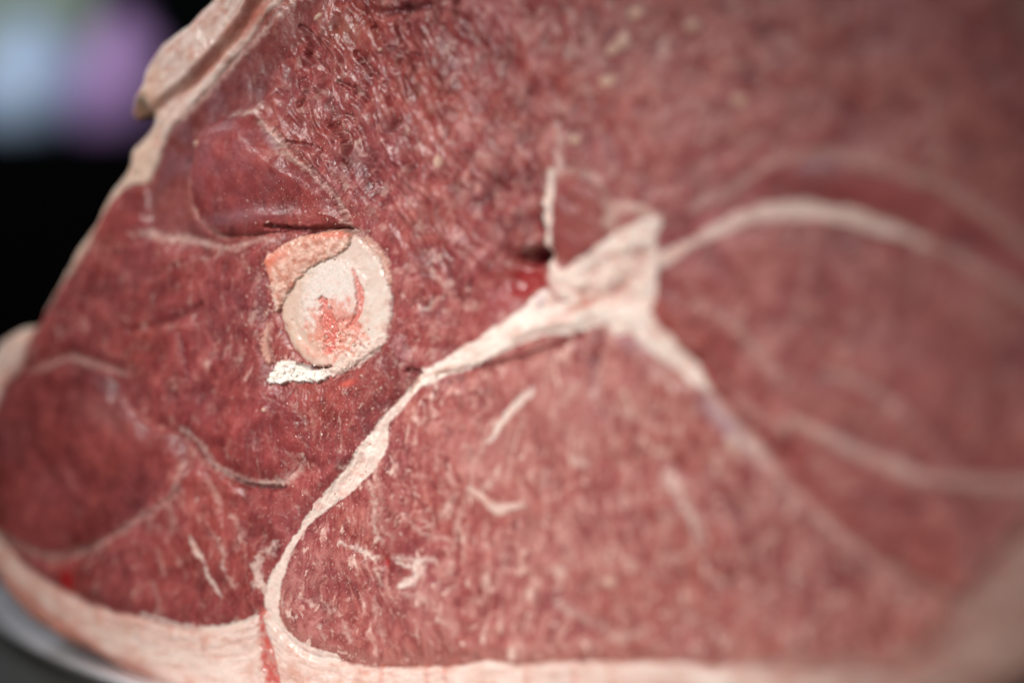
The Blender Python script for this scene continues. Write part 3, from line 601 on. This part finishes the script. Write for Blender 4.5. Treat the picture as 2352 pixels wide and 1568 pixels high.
WETF = (np.clip(wet, 0, 1)*(1-.75*farr)).ravel()
def mesh_obj(name, verts, faces, m, parent=None, cols=None, normals=None, smooth=True, label=None):
    me = bpy.data.meshes.new(name); verts = np.asarray(verts, np.float32); faces = np.asarray(faces, np.int32)
    if parent is not None: verts = verts - np.array(HL if parent in (ham,) or parent.parent is ham else (0,0,0), np.float32)
    k = faces.shape[1]
    me.vertices.add(len(verts)); me.vertices.foreach_set('co', verts.ravel())
    me.loops.add(faces.size); me.loops.foreach_set('vertex_index', faces.ravel())
    me.polygons.add(len(faces)); me.polygons.foreach_set('loop_start', np.arange(len(faces), dtype=np.int32)*k)
    me.polygons.foreach_set('loop_total', np.full(len(faces), k, np.int32))
    me.update(calc_edges=True)
    me.polygons.foreach_set('use_smooth', np.full(len(faces), smooth))
    if cols is not None:
        ca = me.color_attributes.new('tissue', 'FLOAT_COLOR', 'POINT')
        c4 = np.ones((len(verts), 4), np.float32); c4[:, :3] = cols[:, :3]; c4[:, 3] = cols[:, 3] if cols.shape[1] == 4 else .2; ca.data.foreach_set('color', c4.ravel())
    if normals is not None:
        me.normals_split_custom_set_from_vertices(normals.tolist())
    me.materials.append(m)
    o = bpy.data.objects.new(name, me); col.objects.link(o)
    if parent is not None: o.parent = parent
    if label: o['label'] = label
    return o
col3 = np.clip(col3, .004, .9)
PF = PW.reshape(-1, 3); NF = NR.reshape(-1, 3); CF = np.concatenate([col3.reshape(-1, 3), WETF[:, None]], 1)
idx = np.arange(NV*NU).reshape(NV, NU)
quads = np.stack([idx[:-1,:-1], idx[:-1,1:], idx[1:,1:], idx[1:,:-1]], -1)
qa, qb, qc = PW[0,0], PW[0,1], PW[1,1]
if (np.cross(PW[NV//2,NU//2+1]-PW[NV//2,NU//2], PW[NV//2+1,NU//2]-PW[NV//2,NU//2]) @ NX) < 0: quads = quads[..., ::-1]
def piece(name, mask, m, parent=ham, label=None):
    f = quads[mask & cellin]
    if len(f) < 6: return None
    used, inv = np.unique(f.ravel(), return_inverse=True)
    return mesh_obj(name, PF[used], inv.reshape(-1, 4), m, parent, CF[used], NF[used], True, label)
MLAB = {'top': 'wide upper muscle with a torn, pitted surface', 'strip': 'narrow dull muscle along the upper left fat', 'wedge': 'smooth dark red bulging muscle above the bone',
        'edge': 'small red muscle at the left edge', 'mid': 'dark muscle around and left of the bone', 'shank': 'smooth darkest muscle at the far left', 'crescent': 'small curved muscle below left of the bone',
        'corner': 'muscle at the lower left above the fat rim', 'round': 'pink marbled muscle at the lower right of the long white seam', 'loin': 'blurred muscle on the right between two fat lines',
        'band': 'dark red band above the long fat arc', 'oval': 'small oval muscle beside the fat node'}
SLAB = {'a': 'long white seam running down to the bottom fat', 'b': 'thick white fat node with its branches', 'h29': 'thin pale seam curving under the small curved muscle', 'm': 'white seam on top of the bottom fat'}
for gi, g in enumerate(groups):
    if ((cid == M_SEAM+gi) & cellin).sum() > 150: piece('fat_seam', cid == M_SEAM+gi, M_fat, label=SLAB.get(g[0] if g[0] in 'abhm' else g))
    else: cid = np.where(cid == M_SEAM+gi, lab[:-1,:-1], cid)
for i, n in enumerate(names): piece('muscle', cid == i, M_lean, label=MLAB[n])
piece('fat_rim', cid == M_RIM, M_fat)
piece('fat_flap', cid == M_FLAP, M_fat, label='pale pointed flap of fat standing off the upper left edge')
bone_o = piece('bone', cid == M_BONE, M_bn, label='round sawn leg bone, cream with a white core')
piece('marrow', cid == M_MAR, M_blood, bone_o, label='red streaks of marrow')
piece('gristle', cid == M_GR, M_fat, label='pink fold of gristle over the bone')
piece('bone_paste', cid == M_PASTE, M_bn, label='white crumbly bone paste under the bone')
piece('blood_streak', cid == M_BLOOD, M_blood, label='red streak running down the bottom fat')
piece('blood_pocket', cid == M_POOL, M_blood, label='bright red blood in the gap beside the fat node')

# ------------------------------------------------------------------ rind: the outside of the ham behind the cut
cen = outl.mean(0); rings = []
prof = [(-7.3,.9965),(-9,1.0),(-14,1.004),(-25,1.003),(-45,.99),(-70,.955),(-95,.88),(-112,.76),(-122,.58),(-127,.35),(-128.5,.1)]
# smooth outline for the deeper rings (the flap is only at the cut)
sm_o = outl.copy()
for _ in range(60): sm_o = (np.roll(sm_o,1,0)+sm_o*2+np.roll(sm_o,-1,0))/4
vmin = outl[:,1].min()
for k, (dep, s) in enumerate(prof):
    w = min(1, max(0, (-dep-7)/8)); base = outl*(1-w)+sm_o*w
    p = cen+(base-cen)*s
    nz = fbm(tt/14, np.full_like(tt, dep/14), 120, 3)*(1.2*w)
    nrm = (p-cen)/np.linalg.norm(p-cen, axis=1)[:, None]; p = p+nrm*nz[:, None]
    p[:,1] = np.maximum(p[:,1], vmin)
    rings.append(world(p[:,0], p[:,1], np.full(len(p), dep)))
n_ = len(outl); RV = np.concatenate(rings+[world(cen[:1], cen[1:2], np.array([-129.]))[:1]])
fs = []
for k in range(len(prof)-1):
    a = np.arange(n_)+k*n_; b = np.roll(np.arange(n_), -1)+k*n_
    fs.append(np.stack([a, b, b+n_, a+n_], 1))
a = np.arange(n_)+(len(prof)-1)*n_; b = np.roll(np.arange(n_), -1)+(len(prof)-1)*n_; c_ = np.full(n_, len(RV)-1)
fs.append(np.stack([a, b, c_, c_], 1)); fs = np.concatenate(fs)
m, nt, b = mat('rind')
n = noise(nt, 60, 5); cr = nt.nodes.new('ShaderNodeValToRGB')
cr.color_ramp.elements[0].color = (.42,.19,.12,1); cr.color_ramp.elements[1].color = (.66,.44,.32,1); cr.color_ramp.elements[0].position = .35; cr.color_ramp.elements[1].position = .65
nt.links.new(n.outputs['Fac'], cr.inputs[0]); nt.links.new(cr.outputs[0], b.inputs['Base Color']); b.inputs['Roughness'].default_value = .5
b.inputs['Subsurface Weight'].default_value = .1; b.inputs['Subsurface Scale'].default_value = .002
bn = nt.nodes.new('ShaderNodeBump'); bn.inputs['Strength'].default_value = .4; bn.inputs['Distance'].default_value = .001
nt.links.new(noise(nt, 400, 3).outputs['Fac'], bn.inputs['Height']); nt.links.new(bn.outputs[0], b.inputs['Normal'])
M_rind = m
me = bpy.data.meshes.new('rind'); 
me.from_pydata([tuple(p) for p in (RV-np.array(HL))], [], [tuple(dict.fromkeys(f)) for f in fs.tolist()]); me.update()
me.polygons.foreach_set('use_smooth', [True]*len(me.polygons)); me.materials.append(M_rind)
o = bpy.data.objects.new('rind', me); col.objects.link(o); o.parent = ham

# ------------------------------------------------------------------ saw crumbs lying on the cut
t_ = (1+5**.5)/2
IV = np.array([(-1,t_,0),(1,t_,0),(-1,-t_,0),(1,-t_,0),(0,-1,t_),(0,1,t_),(0,-1,-t_),(0,1,-t_),(t_,0,-1),(t_,0,1),(-t_,0,-1),(-t_,0,1)]); IV /= np.linalg.norm(IV[0])
IF = np.array([(0,11,5),(0,5,1),(0,1,7),(0,7,10),(0,10,11),(1,5,9),(5,11,4),(11,10,2),(10,7,6),(7,1,8),(3,9,4),(3,4,2),(3,2,6),(3,6,8),(3,8,9),(4,9,5),(2,4,11),(6,2,10),(8,6,7),(9,8,1)])
def crumbs(name, items, m, label):
    """items: (u, v, size mm, stretch, angle, colour)"""
    vs_, fs_, cs_ = [], [], []
    for k, (u, v, s, st, an, c) in enumerate(items):
        i = np.searchsorted(us, u); j = np.searchsorted(vs, v)
        if not (0 < i < NU-1 and 0 < j < NV-1) or sd_out[j, i] < 2: continue
        h = hgt[j, i]; P = IV*rng.uniform(.6, 1.35, (12, 1))*s
        P = P*np.array([st, 1, .6]); ca, sa = math.cos(an), math.sin(an)
        P = np.stack([P[:,0]*ca-P[:,1]*sa, P[:,0]*sa+P[:,1]*ca, P[:,2]], 1)
        vs_.append(world(u+P[:,0], v+P[:,1], h+s*.15+P[:,2])); fs_.append(IF+12*len(fs_)); cs_.append(np.tile(np.array(c)*rng.uniform(.85,1.1), (12,1)))
    return mesh_obj(name, np.concatenate(vs_), np.concatenate(fs_), m, ham, np.clip(np.concatenate(cs_), 0, .9), None, True, label)
items = []
def scatter(n, px, py, sx, sy, s0, s1, cols_, st=(1, 2.2), ang=None):
    for _ in range(n):
        x = rng.normal(px, sx); y = rng.normal(py, sy); u, v, _k = at(x, y); c = cols_[rng.integers(len(cols_))]
        items.append((u, v, rng.uniform(s0, s1)*(.6+rng.random()**3), rng.uniform(*st), rng.uniform(0, 3.14) if ang is None else rng.normal(ang, .4), c))
PK = [(.62,.36,.31),(.70,.48,.40),(.50,.24,.22)]; WH = [(.86,.78,.70),(.78,.62,.53)]
scatter(260, 880, 850, 60, 60, .10, .26, PK); scatter(220, 620, 700, 26, 90, .12, .30, PK); scatter(220, 800, 470, 60, 60, .09, .2, PK)
scatter(260, 820, 1000, 90, 90, .08, .2, PK+WH); scatter(320, 850, 1300, 110, 110, .08, .22, PK, ang=1.2); scatter(160, 700, 1350, 50, 80, .07, .16, PK)
scatter(180, 700, 450, 90, 40, .08, .18, PK); scatter(240, 740, 330, 80, 90, .07, .17, PK); scatter(160, 800, 180, 110, 90, .08, .2, PK); scatter(130, 960, 800, 50, 120, .09, .2, PK)
crumbs('saw_crumbs', items, M_crumb, 'fine pale sawn crumbs on the meat by the bone')
items = []
for _ in range(60):
    q_ = rng.random(); pth = np.array([(632,865),(645,845),(680,850),(720,860),(765,856),(800,838),(842,808),(890,772)])
    s_ = q_**1.4*(len(pth)-1); i = min(int(s_), len(pth)-2); p = pth[i]+(pth[i+1]-pth[i])*(s_-i)
    sp = 9 if q_ < .45 else 5
    u, v, _k = at(p[0]+rng.normal(0, sp), p[1]+rng.normal(0, sp)); items.append((u, v, rng.uniform(.3,.8)*rng.uniform(.5,1) if q_ < .5 else rng.uniform(.2,.45), rng.uniform(1,1.5), rng.uniform(0,3), WH[0] if q_ < .55 else WH[1]))
crumbs('bone_crumbs', items, M_crumb, 'white crumbs of sawn bone along the lower edge of the bone')
items = []
scatter(45, 800, 780, 28, 18, .15, .42, [(.78,.52,.44),(.82,.66,.56),(.60,.22,.18)])
crumbs('marrow_crumbs', items, M_crumb, 'rough pink and white crumbs on the sawn bone')

# ------------------------------------------------------------------ steel tray
def lathe_oval(name, cx, cy, A, B, rot, prof, m, n=160, parent=None):
    """prof: (offset inwards from the rim, z)"""
    vs_ = []; c, s = math.cos(rot), math.sin(rot)
    for off, z in prof:
        for k in range(n):
            f = 2*math.pi*k/n; x = (A-off)*math.cos(f); y = (B-off)*math.sin(f)
            vs_.append((cx+x*c+y*s, cy-x*s+y*c, z))
    fs_ = [(k*n+i, k*n+(i+1) % n, (k+1)*n+(i+1) % n, (k+1)*n+i) for k in range(len(prof)-1) for i in range(n)]
    fs_.append(tuple(range((len(prof)-1)*n, len(prof)*n)))
    me = bpy.data.meshes.new(name); me.from_pydata(vs_, [], fs_); me.update()
    for p in me.polygons: p.use_smooth = True
    me.materials.append(m); o = bpy.data.objects.new(name, me); col.objects.link(o); o.parent = parent
    return o
m, nt, b = mat('brushed_steel'); b.inputs['Metallic'].default_value = .5; b.inputs['Base Color'].default_value = (.80,.78,.81,1); b.inputs['Roughness'].default_value = .38
n = noise(nt, 90, 4); rr = nt.nodes.new('ShaderNodeMapRange'); rr.inputs['To Min'].default_value = .28; rr.inputs['To Max'].default_value = .5
nt.links.new(n.outputs['Fac'], rr.inputs['Value']); nt.links.new(rr.outputs[0], b.inputs['Roughness'])
M_steel = m
hb_ = H+vmin/1000; rz = H-.1032; fz = hb_-.0002
tray = bpy.data.objects.new('steel_tray', None); col.objects.link(tray); tray.location = (0,0,0)
tag(tray, 'oval brushed steel tray with a rolled rim under the ham', 'tray')
pr = [(.004,rz-.0035),(.0015,rz-.003),(0,rz-.0015),(.0008,rz),(.003,rz+.0004),(.012,rz-.001),(.016,rz-.003),(.024,fz+.001),(.030,fz)]
lathe_oval('pan', -.0317, .5075, .2472+.004, .1105+.004, .7924, pr, M_steel, parent=tray)
pr2 = [(.0025,rz-.0028),(.0045,rz-.0045),(.009,fz-.0012),(.012,fz-.0022)]
o = lathe_oval('underside', -.0317, .5075, .2472+.004, .1105+.004, .7924, pr2, M_steel, parent=tray)
print('ham bottom', hb_, 'rim', rz)

# ------------------------------------------------------------------ table and dark background
def box(name, x0, x1, y0, y1, z0, z1, m, parent=None, bev=.004):
    import bmesh
    bm = bmesh.new(); bmesh.ops.create_cube(bm, size=1)
    for v in bm.verts: v.co = Vector(((x0+x1)/2+v.co.x*(x1-x0), (y0+y1)/2+v.co.y*(y1-y0), (z0+z1)/2+v.co.z*(z1-z0)))
    if bev: bmesh.ops.bevel(bm, geom=bm.edges[:], offset=bev, segments=3, affect='EDGES', profile=.5)
    me = bpy.data.meshes.new(name); bm.to_mesh(me); bm.free(); me.materials.append(m)
    o = bpy.data.objects.new(name, me); col.objects.link(o); o.parent = parent; return o
def plain(name, c, r=.6, sc_=20, v=.25):
    m, nt, b = mat(name); n = noise(nt, sc_, 4); mx = nt.nodes.new('ShaderNodeValToRGB')
    mx.color_ramp.elements[0].color = (*[x*(1-v) for x in c], 1); mx.color_ramp.elements[1].color = (*[min(1, x*(1+v)) for x in c], 1)
    nt.links.new(n.outputs['Fac'], mx.inputs[0]); nt.links.new(mx.outputs[0], b.inputs['Base Color']); b.inputs['Roughness'].default_value = r; b.inputs['Specular IOR Level'].default_value = .0 if r > .75 else .4; return m
tz = fz-.0025
tb = box('table', -1.2, 1.2, -.4, .95, tz-.03, tz, plain('dark_table', (.07,.07,.066), .5))
tb['kind'] = 'structure'
wl = box('wall', -3, 3, 2.4, 2.45, -.9, 2.2, plain('dark_wall', (.006,.008,.008), .9), bev=0)
wl['kind'] = 'structure'
fl_ = box('floor', -3, 3, -1, 2.4, -.95, -.9, plain('dark_floor', (.02,.02,.02), .9), bev=0); fl_['kind'] = 'structure'
cab = box('cabinet', -1.3, .5, 1.22, 1.7, -.9, H+.180, plain('black_cabinet', (.002,.002,.002), 1))
tag(cab, 'black cabinet in the dark behind the ham', 'cabinet')
def lathe(name, prof, loc, m, parent=None, n=40, squash=1):
    vs_ = [(r*math.cos(2*math.pi*i/n), squash*r*math.sin(2*math.pi*i/n), z) for r, z in prof for i in range(n)]
    fs_ = [(k*n+i, k*n+(i+1) % n, (k+1)*n+(i+1) % n, (k+1)*n+i) for k in range(len(prof)-1) for i in range(n)]
    fs_ += [tuple(reversed(range(n))), tuple(range((len(prof)-1)*n, len(prof)*n))]
    me = bpy.data.meshes.new(name); me.from_pydata(vs_, [], fs_); me.update()
    for p in me.polygons: p.use_smooth = len(p.vertices) == 4
    me.materials.append(m); o = bpy.data.objects.new(name, me); col.objects.link(o); o.location = loc; o.parent = parent; return o
top = H+.180
def jar(name, x, y, r, h, m, capm, label, cat):
    t = bpy.data.objects.new(name, None); col.objects.link(t); t.location = (x, y, top); tag(t, label, cat)
    lathe('body', [(r*.55,0),(r*.8,h*.05),(r*.97,h*.2),(r,h*.4),(r*.95,h*.6),(r*.78,h*.77),(r*.5,h*.88),(r*.42,h*.92)], (0,0,0), m, t)
    lathe('cap', [(r*.44,h*.915),(r*.46,h*.93),(r*.42,h*1.02),(r*.3,h*1.04)], (0,0,0), capm, t)
    return t
blue = plain('pale_blue_plastic', (.42,.52,.68), .5, 8, .12); purp = plain('purple_plastic', (.40,.22,.46), .5, 8, .15)
grn = plain('grey_green_board', (.24,.29,.23), .7, 8, .2)
jar('tub', -.452, 1.34, .056, .115, blue, blue, 'pale blue blurred tub on the cabinet at the left edge', 'tub')
jar('bottle', -.362, 1.33, .047, .120, purp, purp, 'purple blurred bottle on the cabinet beside the pale tub', 'bottle')
bd_ = box('board', -.62, -.44, 1.5, 1.52, H+.285, H+.40, grn); tag(bd_, 'grey green sign board hanging blurred above the tub and the bottle', 'board')
